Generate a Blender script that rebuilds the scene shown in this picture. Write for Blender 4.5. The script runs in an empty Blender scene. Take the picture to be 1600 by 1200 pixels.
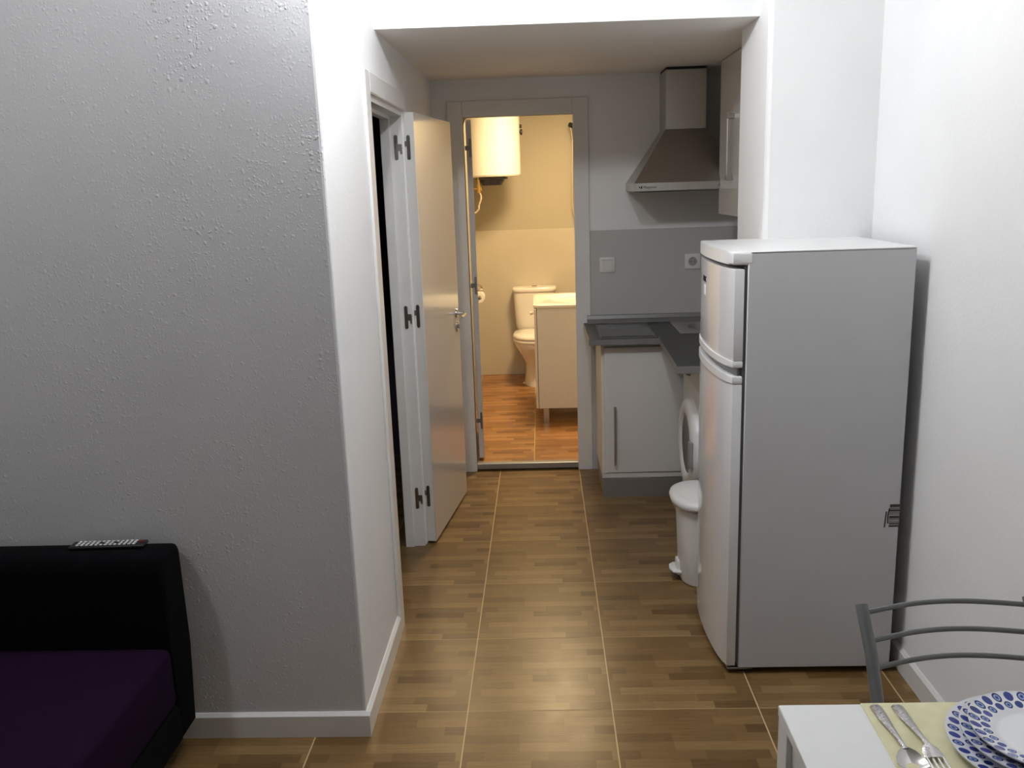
import bpy, bmesh, math, random
from mathutils import Vector, Matrix
random.seed(7)
scn = bpy.context.scene
col = scn.collection
PI = math.pi

# ------------------------------------------------------------------ materials
def new_mat(name):
    m = bpy.data.materials.new(name); m.use_nodes = True
    nt = m.node_tree; nt.nodes.clear()
    out = nt.nodes.new('ShaderNodeOutputMaterial')
    b = nt.nodes.new('ShaderNodeBsdfPrincipled')
    nt.links.new(b.outputs[0], out.inputs[0])
    return m, nt, b

def N(nt, typ, **kw):
    n = nt.nodes.new(typ)
    for k, v in kw.items():
        if k.startswith('i_'):
            key = k[2:]
            n.inputs[int(key) if key.isdigit() else key].default_value = v
        else:
            setattr(n, k, v)
    return n

def mth(nt, op, a, b=None, c=None, clamp=False):
    n = nt.nodes.new('ShaderNodeMath'); n.operation = op; n.use_clamp = clamp
    for i, v in enumerate((a, b, c)):
        if v is None: continue
        if isinstance(v, (int, float)): n.inputs[i].default_value = v
        else: nt.links.new(v, n.inputs[i])
    return n.outputs[0]

def ramp(nt, fac, stops):
    r = nt.nodes.new('ShaderNodeValToRGB')
    while len(r.color_ramp.elements) < len(stops): r.color_ramp.elements.new(.5)
    for e, (p, c) in zip(r.color_ramp.elements, stops):
        e.position = p; e.color = (*c, 1) if len(c) == 3 else c
    nt.links.new(fac, r.inputs[0])
    return r.outputs[0]

def mixc(nt, fac, a, b, blend='MIX'):
    n = nt.nodes.new('ShaderNodeMix'); n.data_type = 'RGBA'; n.blend_type = blend
    for s, v in ((n.inputs[0], fac), (n.inputs[6], a), (n.inputs[7], b)):
        if isinstance(v, (int, float)): s.default_value = v
        elif isinstance(v, tuple): s.default_value = (*v, 1) if len(v) == 3 else v
        else: nt.links.new(v, s)
    return n.outputs[2]

def simple(name, c, rough=.5, metal=0., var=.03, scale=30., bump=0., bscale=200., coat=0., stretch=None, emit=None):
    m, nt, b = new_mat(name)
    tc = N(nt, 'ShaderNodeTexCoord')
    src = tc.outputs['Object']
    if stretch:
        mp = N(nt, 'ShaderNodeMapping'); mp.inputs['Scale'].default_value = stretch
        nt.links.new(src, mp.inputs[0]); src = mp.outputs[0]
    no = N(nt, 'ShaderNodeTexNoise', i_Scale=scale, i_Detail=3.)
    nt.links.new(src, no.inputs['Vector'])
    lo = tuple(max(0, x * (1 - var)) for x in c); hi = tuple(min(1, x * (1 + var)) for x in c)
    cc = ramp(nt, no.outputs[0], [(.3, lo), (.7, hi)])
    nt.links.new(cc, b.inputs['Base Color'])
    b.inputs['Roughness'].default_value = rough
    b.inputs['Metallic'].default_value = metal
    if coat: b.inputs['Coat Weight'].default_value = coat; b.inputs['Coat Roughness'].default_value = .06
    if bump:
        n2 = N(nt, 'ShaderNodeTexNoise', i_Scale=bscale, i_Detail=2.)
        nt.links.new(src, n2.inputs['Vector'])
        bp = N(nt, 'ShaderNodeBump', i_Strength=bump, i_Distance=.002)
        nt.links.new(n2.outputs[0], bp.inputs['Height']); nt.links.new(bp.outputs[0], b.inputs['Normal'])
    if emit:
        b.inputs['Emission Color'].default_value = (*emit[:3], 1); b.inputs['Emission Strength'].default_value = emit[3]
    return m

def cloth_dull(m):
    for n in m.node_tree.nodes:
        if n.type == 'BSDF_PRINCIPLED': n.inputs['Specular IOR Level'].default_value = .12

def plaster(name, c, rough=.6, fine=.25, specks=.0, spec=.3):
    m, nt, b = new_mat(name)
    tc = N(nt, 'ShaderNodeTexCoord'); v = tc.outputs['Object']
    big = N(nt, 'ShaderNodeTexNoise', i_Scale=2.2, i_Detail=3.); nt.links.new(v, big.inputs['Vector'])
    lo = tuple(x * .96 for x in c)
    nt.links.new(ramp(nt, big.outputs[0], [(.35, lo), (.65, c)]), b.inputs['Base Color'])
    b.inputs['Roughness'].default_value = rough
    b.inputs['Specular IOR Level'].default_value = spec
    f = N(nt, 'ShaderNodeTexNoise', i_Scale=85., i_Detail=4., i_Roughness=.6); nt.links.new(v, f.inputs['Vector'])
    und = N(nt, 'ShaderNodeTexNoise', i_Scale=7., i_Detail=2.); nt.links.new(v, und.inputs['Vector'])
    h = mth(nt, 'MULTIPLY', f.outputs[0], fine)
    h = mth(nt, 'ADD', h, mth(nt, 'MULTIPLY', und.outputs[0], .9 if specks else .35))
    if specks:
        # little splatter lumps, denser in patches
        wn = N(nt, 'ShaderNodeTexNoise', i_Scale=60., i_Detail=2.); nt.links.new(v, wn.inputs['Vector'])
        wv = N(nt, 'ShaderNodeVectorMath', operation='MULTIPLY_ADD')
        nt.links.new(wn.outputs['Color'], wv.inputs[0]); wv.inputs[1].default_value = (.014, .014, .014); nt.links.new(v, wv.inputs[2])
        mask = N(nt, 'ShaderNodeTexNoise', i_Scale=3.6, i_Detail=4.); nt.links.new(v, mask.inputs['Vector'])
        mk = mth(nt, 'MULTIPLY_ADD', mask.outputs[0], 4., -1.75, clamp=True)
        for sc_, r_, w_, th_ in ((60., .34, .50, .72), (105., .40, .30, .55), (170., .42, .16, .45)):
            vo = N(nt, 'ShaderNodeTexVoronoi', i_Scale=sc_, i_Randomness=1.); nt.links.new(wv.outputs[0], vo.inputs['Vector'])
            lump = mth(nt, 'SUBTRACT', 1., mth(nt, 'POWER', mth(nt, 'MULTIPLY', vo.outputs['Distance'], 1. / r_), 2.), clamp=True)
            sel = N(nt, 'ShaderNodeSeparateColor'); nt.links.new(vo.outputs['Color'], sel.inputs[0])
            on = mth(nt, 'GREATER_THAN', sel.outputs[0], th_)
            lump = mth(nt, 'MULTIPLY', mth(nt, 'MULTIPLY', lump, on), mth(nt, 'MULTIPLY_ADD', mk, .75, .25))
            h = mth(nt, 'ADD', h, mth(nt, 'MULTIPLY', lump, w_ * specks))
    bp = N(nt, 'ShaderNodeBump', i_Strength=.55, i_Distance=.004)
    nt.links.new(h, bp.inputs['Height']); nt.links.new(bp.outputs[0], b.inputs['Normal'])
    return m

TILE = .45
def parquet_tile(name, tint=(1, 1, 1), gy=True):
    """glazed floor tile printed like strip parquet: the same print on every tile, pale grout"""
    m, nt, b = new_mat(name)
    tc = N(nt, 'ShaderNodeTexCoord'); sp = N(nt, 'ShaderNodeSeparateXYZ'); nt.links.new(tc.outputs['Object'], sp.inputs[0])
    x = mth(nt, 'MULTIPLY', sp.outputs[0], 1 / TILE); y = mth(nt, 'MULTIPLY', sp.outputs[1], 1 / TILE)
    u = mth(nt, 'FRACT', mth(nt, 'ADD', x, 100.)); v = mth(nt, 'FRACT', mth(nt, 'ADD', y, 100.))
    rows = 11.
    vr = mth(nt, 'MULTIPLY', v, rows); row = mth(nt, 'FLOOR', vr)
    wn = N(nt, 'ShaderNodeTexWhiteNoise', noise_dimensions='1D'); nt.links.new(mth(nt, 'ADD', row, 3.37), wn.inputs['W'])
    us = mth(nt, 'ADD', mth(nt, 'MULTIPLY', u, 2.45), mth(nt, 'MULTIPLY', wn.outputs['Value'], 5.))
    bid = mth(nt, 'FLOOR', us)
    cv = N(nt, 'ShaderNodeCombineXYZ'); nt.links.new(bid, cv.inputs[0]); nt.links.new(row, cv.inputs[1])
    w2 = N(nt, 'ShaderNodeTexWhiteNoise', noise_dimensions='2D'); nt.links.new(cv.outputs[0], w2.inputs['Vector'])
    base = ramp(nt, w2.outputs['Value'], [(0., (.122, .066, .021)), (.3, (.176, .102, .036)), (.7, (.202, .121, .045)), (1., (.262, .166, .068))])
    # grain stretched along the strips
    gv = N(nt, 'ShaderNodeMapping'); gv.inputs['Scale'].default_value = (7., 150., 1.); nt.links.new(tc.outputs['Object'], gv.inputs[0])
    g = N(nt, 'ShaderNodeTexNoise', i_Scale=1., i_Detail=4., i_Roughness=.65); nt.links.new(gv.outputs[0], g.inputs['Vector'])
    gcol = ramp(nt, g.outputs[0], [(.3, (.80, .78, .74)), (.7, (1.14, 1.14, 1.14))])
    base = mixc(nt, 1., base, gcol, 'MULTIPLY')
    cl = N(nt, 'ShaderNodeTexNoise', i_Scale=5., i_Detail=3.); nt.links.new(tc.outputs['Object'], cl.inputs['Vector'])
    base = mixc(nt, 1., base, ramp(nt, cl.outputs[0], [(.3, (.93, .93, .92)), (.7, (1.06, 1.06, 1.06))]), 'MULTIPLY')
    base = mixc(nt, 1., base, tint, 'MULTIPLY')
    # grout
    du = mth(nt, 'ABSOLUTE', mth(nt, 'SUBTRACT', mth(nt, 'FRACT', mth(nt, 'ADD', u, .5)), .5))
    dv = mth(nt, 'ABSOLUTE', mth(nt, 'SUBTRACT', mth(nt, 'FRACT', mth(nt, 'ADD', v, .5)), .5))
    gu = mth(nt, 'LESS_THAN', du, .0042)
    c1 = mixc(nt, gu, base, (.60, .44, .24))
    if gy:
        gvv = mth(nt, 'LESS_THAN', dv, .0042)
        c1 = mixc(nt, mth(nt, 'MULTIPLY', gvv, .45), c1, (.56, .43, .25))
        gg = mth(nt, 'MAXIMUM', gu, gvv)
    else:
        gg = gu
    nt.links.new(c1, b.inputs['Base Color'])
    rn = N(nt, 'ShaderNodeTexNoise', i_Scale=9., i_Detail=3.); nt.links.new(tc.outputs['Object'], rn.inputs['Vector'])
    rr = mth(nt, 'ADD', mth(nt, 'MULTIPLY', rn.outputs[0], .10), .262)
    nt.links.new(mth(nt, 'ADD', rr, mth(nt, 'MULTIPLY', gg, .4)), b.inputs['Roughness'])
    b.inputs['Specular IOR Level'].default_value = .45
    bp = N(nt, 'ShaderNodeBump', i_Strength=.25, i_Distance=.001)
    hh = mth(nt, 'SUBTRACT', mth(nt, 'MULTIPLY', g.outputs[0], .25), gg)
    nt.links.new(hh, bp.inputs['Height']); nt.links.new(bp.outputs[0], b.inputs['Normal'])
    return m

def tile_wall(name, c, tw, th, rough=.15, grout=.94, z0=0.):
    m, nt, b = new_mat(name)
    tc = N(nt, 'ShaderNodeTexCoord'); sp = N(nt, 'ShaderNodeSeparateXYZ'); nt.links.new(tc.outputs['Object'], sp.inputs[0])
    hx = mth(nt, 'ADD', sp.outputs[0], sp.outputs[1])
    def line(s, size, off):
        f = mth(nt, 'FRACT', mth(nt, 'ADD', mth(nt, 'MULTIPLY', s, 1 / size), off))
        return mth(nt, 'LESS_THAN', f, .003 / size)
    g = mth(nt, 'MAXIMUM', line(hx, tw, 50.13), line(mth(nt, 'SUBTRACT', sp.outputs[2], z0), th, 50.))
    no = N(nt, 'ShaderNodeTexNoise', i_Scale=3., i_Detail=2.); nt.links.new(tc.outputs['Object'], no.inputs['Vector'])
    base = ramp(nt, no.outputs[0], [(.3, tuple(x * .97 for x in c)), (.7, c)])
    nt.links.new(mixc(nt, g, base, tuple(x * grout for x in c)), b.inputs['Base Color'])
    b.inputs['Roughness'].default_value = rough
    return m

def plate_mat(name, R, n1):
    """white glaze with two staggered rings of blue oval spots round the rim"""
    m, nt, b = new_mat(name)
    tc = N(nt, 'ShaderNodeTexCoord'); sp = N(nt, 'ShaderNodeSeparateXYZ'); nt.links.new(tc.outputs['Object'], sp.inputs[0])
    th = mth(nt, 'ARCTAN2', sp.outputs[1], sp.outputs[0])
    r = mth(nt, 'SQRT', mth(nt, 'ADD', mth(nt, 'POWER', sp.outputs[0], 2.), mth(nt, 'POWER', sp.outputs[1], 2.)))
    colr = (.86, .87, .90)
    cur = None
    for k, (rc, a, bb, off) in enumerate(((R * .905, .0072, .0090, 0.), (R * .755, .0062, .0074, .5))):
        t = mth(nt, 'ADD', mth(nt, 'MULTIPLY', th, n1 / (2 * PI)), 40. + off)
        idx = mth(nt, 'FLOOR', t)
        du = mth(nt, 'MULTIPLY', mth(nt, 'SUBTRACT', mth(nt, 'FRACT', t), .5), 2 * PI * rc / n1)
        d = mth(nt, 'SQRT', mth(nt, 'ADD', mth(nt, 'POWER', mth(nt, 'DIVIDE', du, a), 2.), mth(nt, 'POWER', mth(nt, 'DIVIDE', mth(nt, 'SUBTRACT', r, rc), bb), 2.)))
        w = N(nt, 'ShaderNodeTexWhiteNoise', noise_dimensions='1D'); nt.links.new(mth(nt, 'ADD', idx, 7.3 * k), w.inputs['W'])
        blue = ramp(nt, w.outputs['Value'], [(0., (.025, .045, .20)), (.5, (.055, .075, .33)), (1., (.10, .11, .38))])
        ring = ramp(nt, d, [(0., (.02, .03, .13)), (.20, (.02, .03, .13)), (.26, (.12, .20, .55)), (.44, (.12, .20, .55)), (.50, (.42, .52, .78)), (.62, (.42, .52, .78)), (.70, (.02, .035, .16)), (1., (.02, .035, .16))])
        plain = mth(nt, 'GREATER_THAN', mth(nt, 'FRACT', mth(nt, 'MULTIPLY', idx, .5)), .25)
        spot = mixc(nt, plain, ring, blue)
        inside = mth(nt, 'LESS_THAN', d, 1.)
        cur = mixc(nt, inside, cur if cur is not None else colr, spot)
    up = N(nt, 'ShaderNodeNewGeometry'); sn = N(nt, 'ShaderNodeSeparateXYZ')
    top = mth(nt, 'GREATER_THAN', sp.outputs[2], -1.)
    nt.links.new(cur, b.inputs['Base Color'])
    b.inputs['Roughness'].default_value = .12
    return m

def mat_placemat():
    m, nt, b = new_mat('quilted_cream')
    tc = N(nt, 'ShaderNodeTexCoord')
    vo = N(nt, 'ShaderNodeTexVoronoi', i_Scale=38., feature='SMOOTH_F1'); nt.links.new(tc.outputs['Object'], vo.inputs['Vector'])
    nt.links.new(ramp(nt, vo.outputs['Distance'], [(.0, (.78, .74, .50)), (.55, (.70, .66, .42))]), b.inputs['Base Color'])
    b.inputs['Roughness'].default_value = .75
    bp = N(nt, 'ShaderNodeBump', i_Strength=.5, i_Distance=.003); bp.invert = True
    nt.links.new(vo.outputs['Distance'], bp.inputs['Height']); nt.links.new(bp.outputs[0], b.inputs['Normal'])
    return m

M = {}
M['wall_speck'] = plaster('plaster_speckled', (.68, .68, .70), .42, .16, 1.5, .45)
M['wall'] = plaster('plaster_white', (.87, .87, .87), .6, .30)
M['wall_room'] = plaster('plaster_room', (.60, .59, .58), .7, .2)
M['ceil'] = plaster('plaster_ceiling', (.93, .91, .88), .7, .12)
M['dark_room'] = plaster('plaster_shade_darkened', (.10, .09, .12), .8, .1)  # near-black walls: darkness of the unlit bedroom put into the colour
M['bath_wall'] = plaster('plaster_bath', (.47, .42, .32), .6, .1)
M['floor'] = parquet_tile('parquet_print_tile')
M['bath_floor'] = parquet_tile('parquet_print_tile_bath_warmlit', (1.65, 1.3, 1.15), gy=False)  # same tile as the floor, warm lamp light put into the tint
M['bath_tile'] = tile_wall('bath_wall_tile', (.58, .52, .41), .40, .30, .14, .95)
M['kitchen_tile'] = tile_wall('kitchen_wall_tile', (.54, .54, .53), .60, .335, .12, .985)
M['trim'] = simple('white_gloss_paint', (.78, .77, .75), .3, var=.02, scale=8)
M['skirt'] = simple('white_skirting', (.76, .75, .73), .3, var=.02, scale=8)
M['door'] = simple('white_lacquer_door', (.74, .72, .69), .17, var=.01, scale=5, coat=.3)
M['steel'] = simple('brushed_steel', (.55, .54, .52), .32, 1., var=.06, scale=40, stretch=(1, 1, 40))
M['hood_steel'] = simple('hood_steel', (.42, .40, .38), .30, 1., var=.04, scale=20, stretch=(1, 1, 30))
M['hinge'] = simple('hinge_steel', (.30, .29, .27), .38, 1., var=.05)
M['chrome'] = simple('chrome', (.75, .74, .72), .12, 1., var=.02)
M['fridge'] = simple('fridge_enamel', (.56, .56, .575), .38, var=.01, scale=10)  # greyer than the top plate, the dim side's shade is in this colour
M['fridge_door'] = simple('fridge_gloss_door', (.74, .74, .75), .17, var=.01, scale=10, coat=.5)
M['white_plastic'] = simple('white_plastic', (.80, .80, .80), .28, var=.02)
M['bin_body'] = simple('bin_plastic', (.68, .66, .62), .35, var=.02)
M['grey_plastic'] = simple('grey_plastic', (.30, .30, .31), .5, var=.03)
M['dark'] = simple('dark_rubber', (.02, .02, .022), .6, var=.1)
M['seal'] = simple('door_seal', (.11, .11, .12), .6, var=.1)
M['cabinet'] = simple('cabinet_gloss_white', (.74, .72, .69), .15, var=.01, scale=6, coat=.3)
M['cab_side'] = simple('cabinet_melamine', (.74, .70, .62), .4, var=.02)
M['plinth'] = simple('plinth_aluminium', (.36, .35, .34), .42, .6, var=.04, stretch=(1, 1, 30))
M['worktop'] = simple('slate_grey_laminate', (.052, .054, .056), .45, var=.12, scale=60)
M['edge'] = simple('grey_worktop_edge', (.20, .20, .20), .4, var=.06)
M['end_strip'] = simple('aluminium_end_strip', (.34, .34, .34), .42, .6, var=.04)
M['upstand'] = simple('aluminium_upstand', (.26, .26, .26), .4, .5, var=.05, stretch=(30, 1, 1))
M['glass_hob'] = simple('black_hob_glass', (.028, .03, .032), .12, var=.1)
M['glass_dark'] = simple('washer_window_glass', (.03, .03, .035), .06, var=.1)
M['ceramic'] = simple('white_ceramic', (.82, .78, .70), .1, var=.01)
M['vanity'] = simple('vanity_laminate', (.72, .68, .58), .35, var=.02)
M['heater'] = simple('heater_enamel', (.86, .85, .80), .3, var=.01)
M['heater_cap'] = simple('heater_dark_cap', (.03, .032, .06), .4, var=.1)
M['brass'] = simple('brass', (.55, .38, .14), .3, 1., var=.08)
M['hose'] = simple('braided_hose', (.60, .52, .38), .5, .3, var=.12, scale=300)
M['paper'] = simple('tissue_paper', (.85, .82, .76), .9, var=.03)
M['sofa_black'] = simple('black_sofa_cloth', (.0016, .0016, .0026), .95, var=.25, scale=400, bump=.3, bscale=500)
M['sofa_purple'] = simple('purple_sofa_cloth', (.0125, .0028, .017), .95, var=.15, scale=300, bump=.3, bscale=500)
M['remote'] = simple('remote_black', (.012, .012, .013), .4, var=.1)
M['button'] = simple('remote_button', (.55, .55, .53), .5, var=.05)
M['button_red'] = simple('remote_red', (.18, .01, .015), .5, var=.05)
M['table'] = simple('white_table_foil', (.80, .81, .80), .3, var=.01)
M['chair'] = simple('grey_lacquered_steel', (.20, .21, .21), .42, .35, var=.06)
M['chair_seat'] = simple('light_seat_vinyl', (.45, .42, .38), .6, var=.05)
M['cutlery'] = simple('hammered_steel', (.62, .60, .60), .22, 1., var=.06, scale=120, bump=.35, bscale=260)
M['mat'] = mat_placemat()
M['socket_hole'] = simple('socket_dark', (.36, .35, .34), .5, var=.05)
M['label_grey'] = simple('printed_label', (.14, .14, .14), .6, var=.1)
M['ink'] = simple('black_ink', (.008, .008, .008), .6, var=.1)
M['sticker'] = simple('white_sticker', (.95, .95, .95), .4, var=.01)

cloth_dull(M['sofa_black']); cloth_dull(M['sofa_purple'])
# barcode label material: fine horizontal bars
def mat_barcode():
    m, nt, b = new_mat('barcode_print')
    tc = N(nt, 'ShaderNodeTexCoord'); sp = N(nt, 'ShaderNodeSeparateXYZ'); nt.links.new(tc.outputs['Object'], sp.inputs[0])
    w = N(nt, 'ShaderNodeTexWhiteNoise', noise_dimensions='1D')
    nt.links.new(mth(nt, 'FLOOR', mth(nt, 'MULTIPLY', sp.outputs[2], 420.)), w.inputs['W'])
    nt.links.new(mixc(nt, mth(nt, 'GREATER_THAN', w.outputs['Value'], .45), (.42, .42, .41), (.04, .04, .04)), b.inputs['Base Color'])
    b.inputs['Roughness'].default_value = .5
    return m
M['barcode'] = mat_barcode()

# ------------------------------------------------------------------ mesh helpers
def box(bm, x0, x1, y0, y1, z0, z1, bev=0., seg=2):
    vs = [bm.verts.new((x, y, z)) for x in (x0, x1) for y in (y0, y1) for z in (z0, z1)]
    fs = [(0, 1, 3, 2), (4, 6, 7, 5), (0, 4, 5, 1), (2, 3, 7, 6), (0, 2, 6, 4), (1, 5, 7, 3)]
    F = [bm.faces.new([vs[i] for i in f]) for f in fs]
    if bev:
        es = list({e for f in F for e in f.edges})
        bmesh.ops.bevel(bm, geom=es, offset=bev, segments=seg, affect='EDGES', profile=.5)
    return vs

def prism(bm, pts, h0, h1, axis='z', bev=0., seg=2):
    """extrude a 2-D outline; axis z: pts (x,y); y: pts (x,z); x: pts (y,z)"""
    def p3(p, h):
        return {'z': (p[0], p[1], h), 'y': (p[0], h, p[1]), 'x': (h, p[0], p[1])}[axis]
    a = [bm.verts.new(p3(p, h0)) for p in pts]; b_ = [bm.verts.new(p3(p, h1)) for p in pts]
    n = len(pts); F = [bm.faces.new(a[::-1]), bm.faces.new(b_)]
    F += [bm.faces.new((a[i], a[(i + 1) % n], b_[(i + 1) % n], b_[i])) for i in range(n)]
    if bev:
        es = list(set(F[0].edges) | set(F[1].edges))
        bmesh.ops.bevel(bm, geom=es, offset=bev, segments=seg, affect='EDGES', profile=.5)

def loft(bm, rings, closed=True, caps=True):
    R = [[bm.verts.new(p) for p in r] for r in rings]
    n = len(R[0])
    for a, b_ in zip(R, R[1:]):
        for i in range(n if closed else n - 1):
            j = (i + 1) % n
            bm.faces.new((a[i], a[j], b_[j], b_[i]))
    if caps:
        bm.faces.new(R[0][::-1]); bm.faces.new(R[-1])

def lathe(bm, prof, n=48, c=(0, 0, 0), axis='z', caps=False):
    rings = []
    for r, h in prof:
        ring = []
        for i in range(n):
            t = 2 * PI * i / n
            a, b_ = r * math.cos(t), r * math.sin(t)
            p = {'z': (a, b_, h), 'x': (h, a, b_), 'y': (b_, h, a)}[axis]
            ring.append((p[0] + c[0], p[1] + c[1], p[2] + c[2]))
        rings.append(ring)
    loft(bm, rings, True, caps)

def tube(bm, pts, r, n=10, rx=None, up=(0, 0, 1), caps=True):
    """sweep an ellipse (r along 'up'-ish, rx sideways) along points"""
    pts = [Vector(p) for p in pts]; rings = []
    rx = r if rx is None else rx
    for i, p in enumerate(pts):
        d = (pts[min(i + 1, len(pts) - 1)] - pts[max(i - 1, 0)]).normalized()
        u = Vector(up)
        if abs(d.dot(u)) > .95: u = Vector((0, 1, 0)) if abs(d.y) < .9 else Vector((1, 0, 0))
        s = d.cross(u).normalized(); u2 = s.cross(d).normalized()
        rings.append([p + s * (rx * math.cos(2 * PI * k / n)) + u2 * (r * math.sin(2 * PI * k / n)) for k in range(n)])
    loft(bm, rings, True, caps)

def ellipse(cx, cy, rx, ry, n=36, a0=0., a1=2 * PI):
    return [(cx + rx * math.cos(a0 + (a1 - a0) * i / n), cy + ry * math.sin(a0 + (a1 - a0) * i / n)) for i in range(n)]

def B(): return bmesh.new()

def obj(name, bm, mat, parent=None, smooth=False, subsurf=0, ang=40, label=None, kind=None):
    bmesh.ops.recalc_face_normals(bm, faces=bm.faces[:])
    me = bpy.data.meshes.new(name); bm.to_mesh(me); bm.free()
    me.materials.append(mat)
    if smooth:
        for p in me.polygons: p.use_smooth = True
        try: me.set_sharp_from_angle(angle=math.radians(ang))
        except Exception: pass
    o = bpy.data.objects.new(name, me); col.objects.link(o)
    if subsurf:
        s = o.modifiers.new('sub', 'SUBSURF'); s.levels = subsurf; s.render_levels = subsurf
    if parent: o.parent = parent
    if label: o['label'] = label
    if kind: o['kind'] = kind
    return o

def bx(name, mat, parent, x0, x1, y0, y1, z0, z1, bev=.0, seg=2, **kw):
    bm = B(); box(bm, x0, x1, y0, y1, z0, z1, bev, seg)
    return obj(name, bm, mat, parent, smooth=bev > 0, **kw)

def tag(o, label, cat, group=None):
    o['label'] = label; o['category'] = cat
    if group: o['group'] = group
    return o

def thing(name, label, cat, loc=(0, 0, 0), rz=0., group=None):
    o = bpy.data.objects.new(name, None); col.objects.link(o)
    o.location = loc; o.rotation_euler = (0, 0, rz); o.empty_display_size = .1
    return tag(o, label, cat, group)

def struct_empty(name, loc=(0, 0, 0), rz=0.):
    o = bpy.data.objects.new(name, None); col.objects.link(o)
    o.location = loc; o.rotation_euler = (0, 0, rz); o['kind'] = 'structure'
    return o

def struct(name, bm, mat, origin=None, smooth=False, parent=None):
    o = obj(name, bm, mat, parent, smooth=smooth)
    if parent is None: o['kind'] = 'structure'
    if origin:
        o.data.transform(Matrix.Translation(-Vector(origin))); o.location = origin
    return o

# ------------------------------------------------------------------ the rooms
XL = -.56          # corridor side of the left wall
YL = 2.35          # room side of the left wall
XR = 1.15          # right wall
YF = 4.83          # far kitchen wall
ZK = 2.14          # recess ceiling
ZC = 2.56          # room ceiling
YB0 = 3.255        # beam face
YBK = 7.33         # bathroom back wall
ZB = .03           # bathroom floor level
BXL, BXR = -.59, .52

bm = B(); box(bm, -3.1, 1.35, -2.1, 4.87, -.06, 0.); struct('floor', bm, M['floor'], (-.266, 2.461, 0))
bm = B(); box(bm, BXL - .1, BXR + .1, 4.87, YBK + .1, -.06, ZB); struct('floor_bathroom', bm, M['bath_floor'], (-.072, 4.90, ZB))
bm = B(); box(bm, -3.1, 1.25, -2.1, 3.4, ZC, ZC + .1); struct('ceiling', bm, M['wall_room'])
bm = B(); prism(bm, [(-.66, YB0 - .0065), (XL, YB0 - .005), (.775, YB0 + .04), (1.35, YB0 + .06), (1.35, 4.9), (-.66, 4.9)], ZK, ZK + .1, 'z'); struct('ceiling_kitchen', bm, M['ceil'])
bm = B(); box(bm, BXL - .1, BXR + .1, 4.93, YBK + .1, 2.38, 2.48); struct('ceiling_bathroom', bm, M['bath_wall'])

# left wall of the sitting room, with a softly rounded outer corner
bm = B()
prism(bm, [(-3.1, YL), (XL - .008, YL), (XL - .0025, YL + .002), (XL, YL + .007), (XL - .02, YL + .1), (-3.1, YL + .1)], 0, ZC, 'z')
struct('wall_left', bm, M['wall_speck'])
DY0, DY1, DZ = 3.02, 3.785, 1.908    # bedroom doorway
bm = B()
box(bm, XL - .019, XL, YL + .0071, YL + .1, 0, ZC); box(bm, XL - .09, XL, YL + .1, DY0, 0, ZC)
box(bm, XL - .09, XL, DY0, DY1, DZ, ZC)
box(bm, XL - .09, XL, DY1, YF, 0, ZC)
struct('wall_corridor', bm, M['wall'])
bm = B(); box(bm, XR, XR + .1, -2.1, 3.15, 0, ZC); struct('wall_right', bm, M['wall'])
bm = B(); box(bm, -3.1, 1.25, -2.2, -2.1, 0, ZC); struct('wall_rear', bm, M['wall_room'])
bm = B(); box(bm, -3.2, -3.1, -2.1, YL + .1, 0, ZC); struct('wall_side', bm, M['wall_room'])
# pillar between the sitting room and the kitchen recess
bm = B()
prism(bm, [(.775, 3.165), (.779, 3.154), (.79, 3.15), (1.3, 3.15), (1.3, 3.56), (.775, 3.56)], 0, ZC, 'z')
struct('wall_pillar', bm, M['wall'])
# beam over the kitchen recess
bm = B(); prism(bm, [(XL, YB0 - .015), (.775, YB0 + .03), (.775, YB0 + .04), (XL, YB0 - .005)], ZK, ZC, 'z')
struct('wall_beam', bm, M['wall'])
bm = B(); box(bm, 1.22, 1.32, 3.56, YF, 0, ZK); struct('wall_kitchen', bm, M['wall'])
# far wall with the bathroom doorway
BX0, BX1, BZ = -.402, .184, 1.955
bm = B()
box(bm, -.66, BX0, YF, YF + .09, 0, ZK); box(bm, BX0, BX1, YF, YF + .09, BZ, ZK); box(bm, BX1, 1.32, YF, YF + .09, 0, ZK)
struct('wall_far', bm, M['wall'])
bm = B(); box(bm, .262, 1.22, YF - .009, YF, .0, 1.345, .002, 1); struct('wall_tiles_kitchen', bm, M['kitchen_tile'])
# bathroom shell
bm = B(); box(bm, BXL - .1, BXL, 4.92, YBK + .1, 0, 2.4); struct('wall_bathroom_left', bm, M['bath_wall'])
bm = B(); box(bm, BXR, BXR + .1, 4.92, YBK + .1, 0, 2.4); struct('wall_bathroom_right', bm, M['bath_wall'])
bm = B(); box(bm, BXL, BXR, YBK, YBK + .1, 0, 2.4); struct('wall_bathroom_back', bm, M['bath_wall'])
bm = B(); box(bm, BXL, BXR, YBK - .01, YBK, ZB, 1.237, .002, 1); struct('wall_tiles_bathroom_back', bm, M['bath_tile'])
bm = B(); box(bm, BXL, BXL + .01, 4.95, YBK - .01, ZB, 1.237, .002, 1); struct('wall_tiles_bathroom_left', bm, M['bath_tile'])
# dark bedroom beyond the open door
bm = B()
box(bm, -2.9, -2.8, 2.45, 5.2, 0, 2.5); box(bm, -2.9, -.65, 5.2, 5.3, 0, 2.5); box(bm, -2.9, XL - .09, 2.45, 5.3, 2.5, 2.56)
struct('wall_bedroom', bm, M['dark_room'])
bm = B(); box(bm, -2.8, XL - .09, 4.87, 5.2, -.06, 0); struct('floor_bedroom', bm, M['floor'], (-.266, 2.461, 0))

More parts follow.
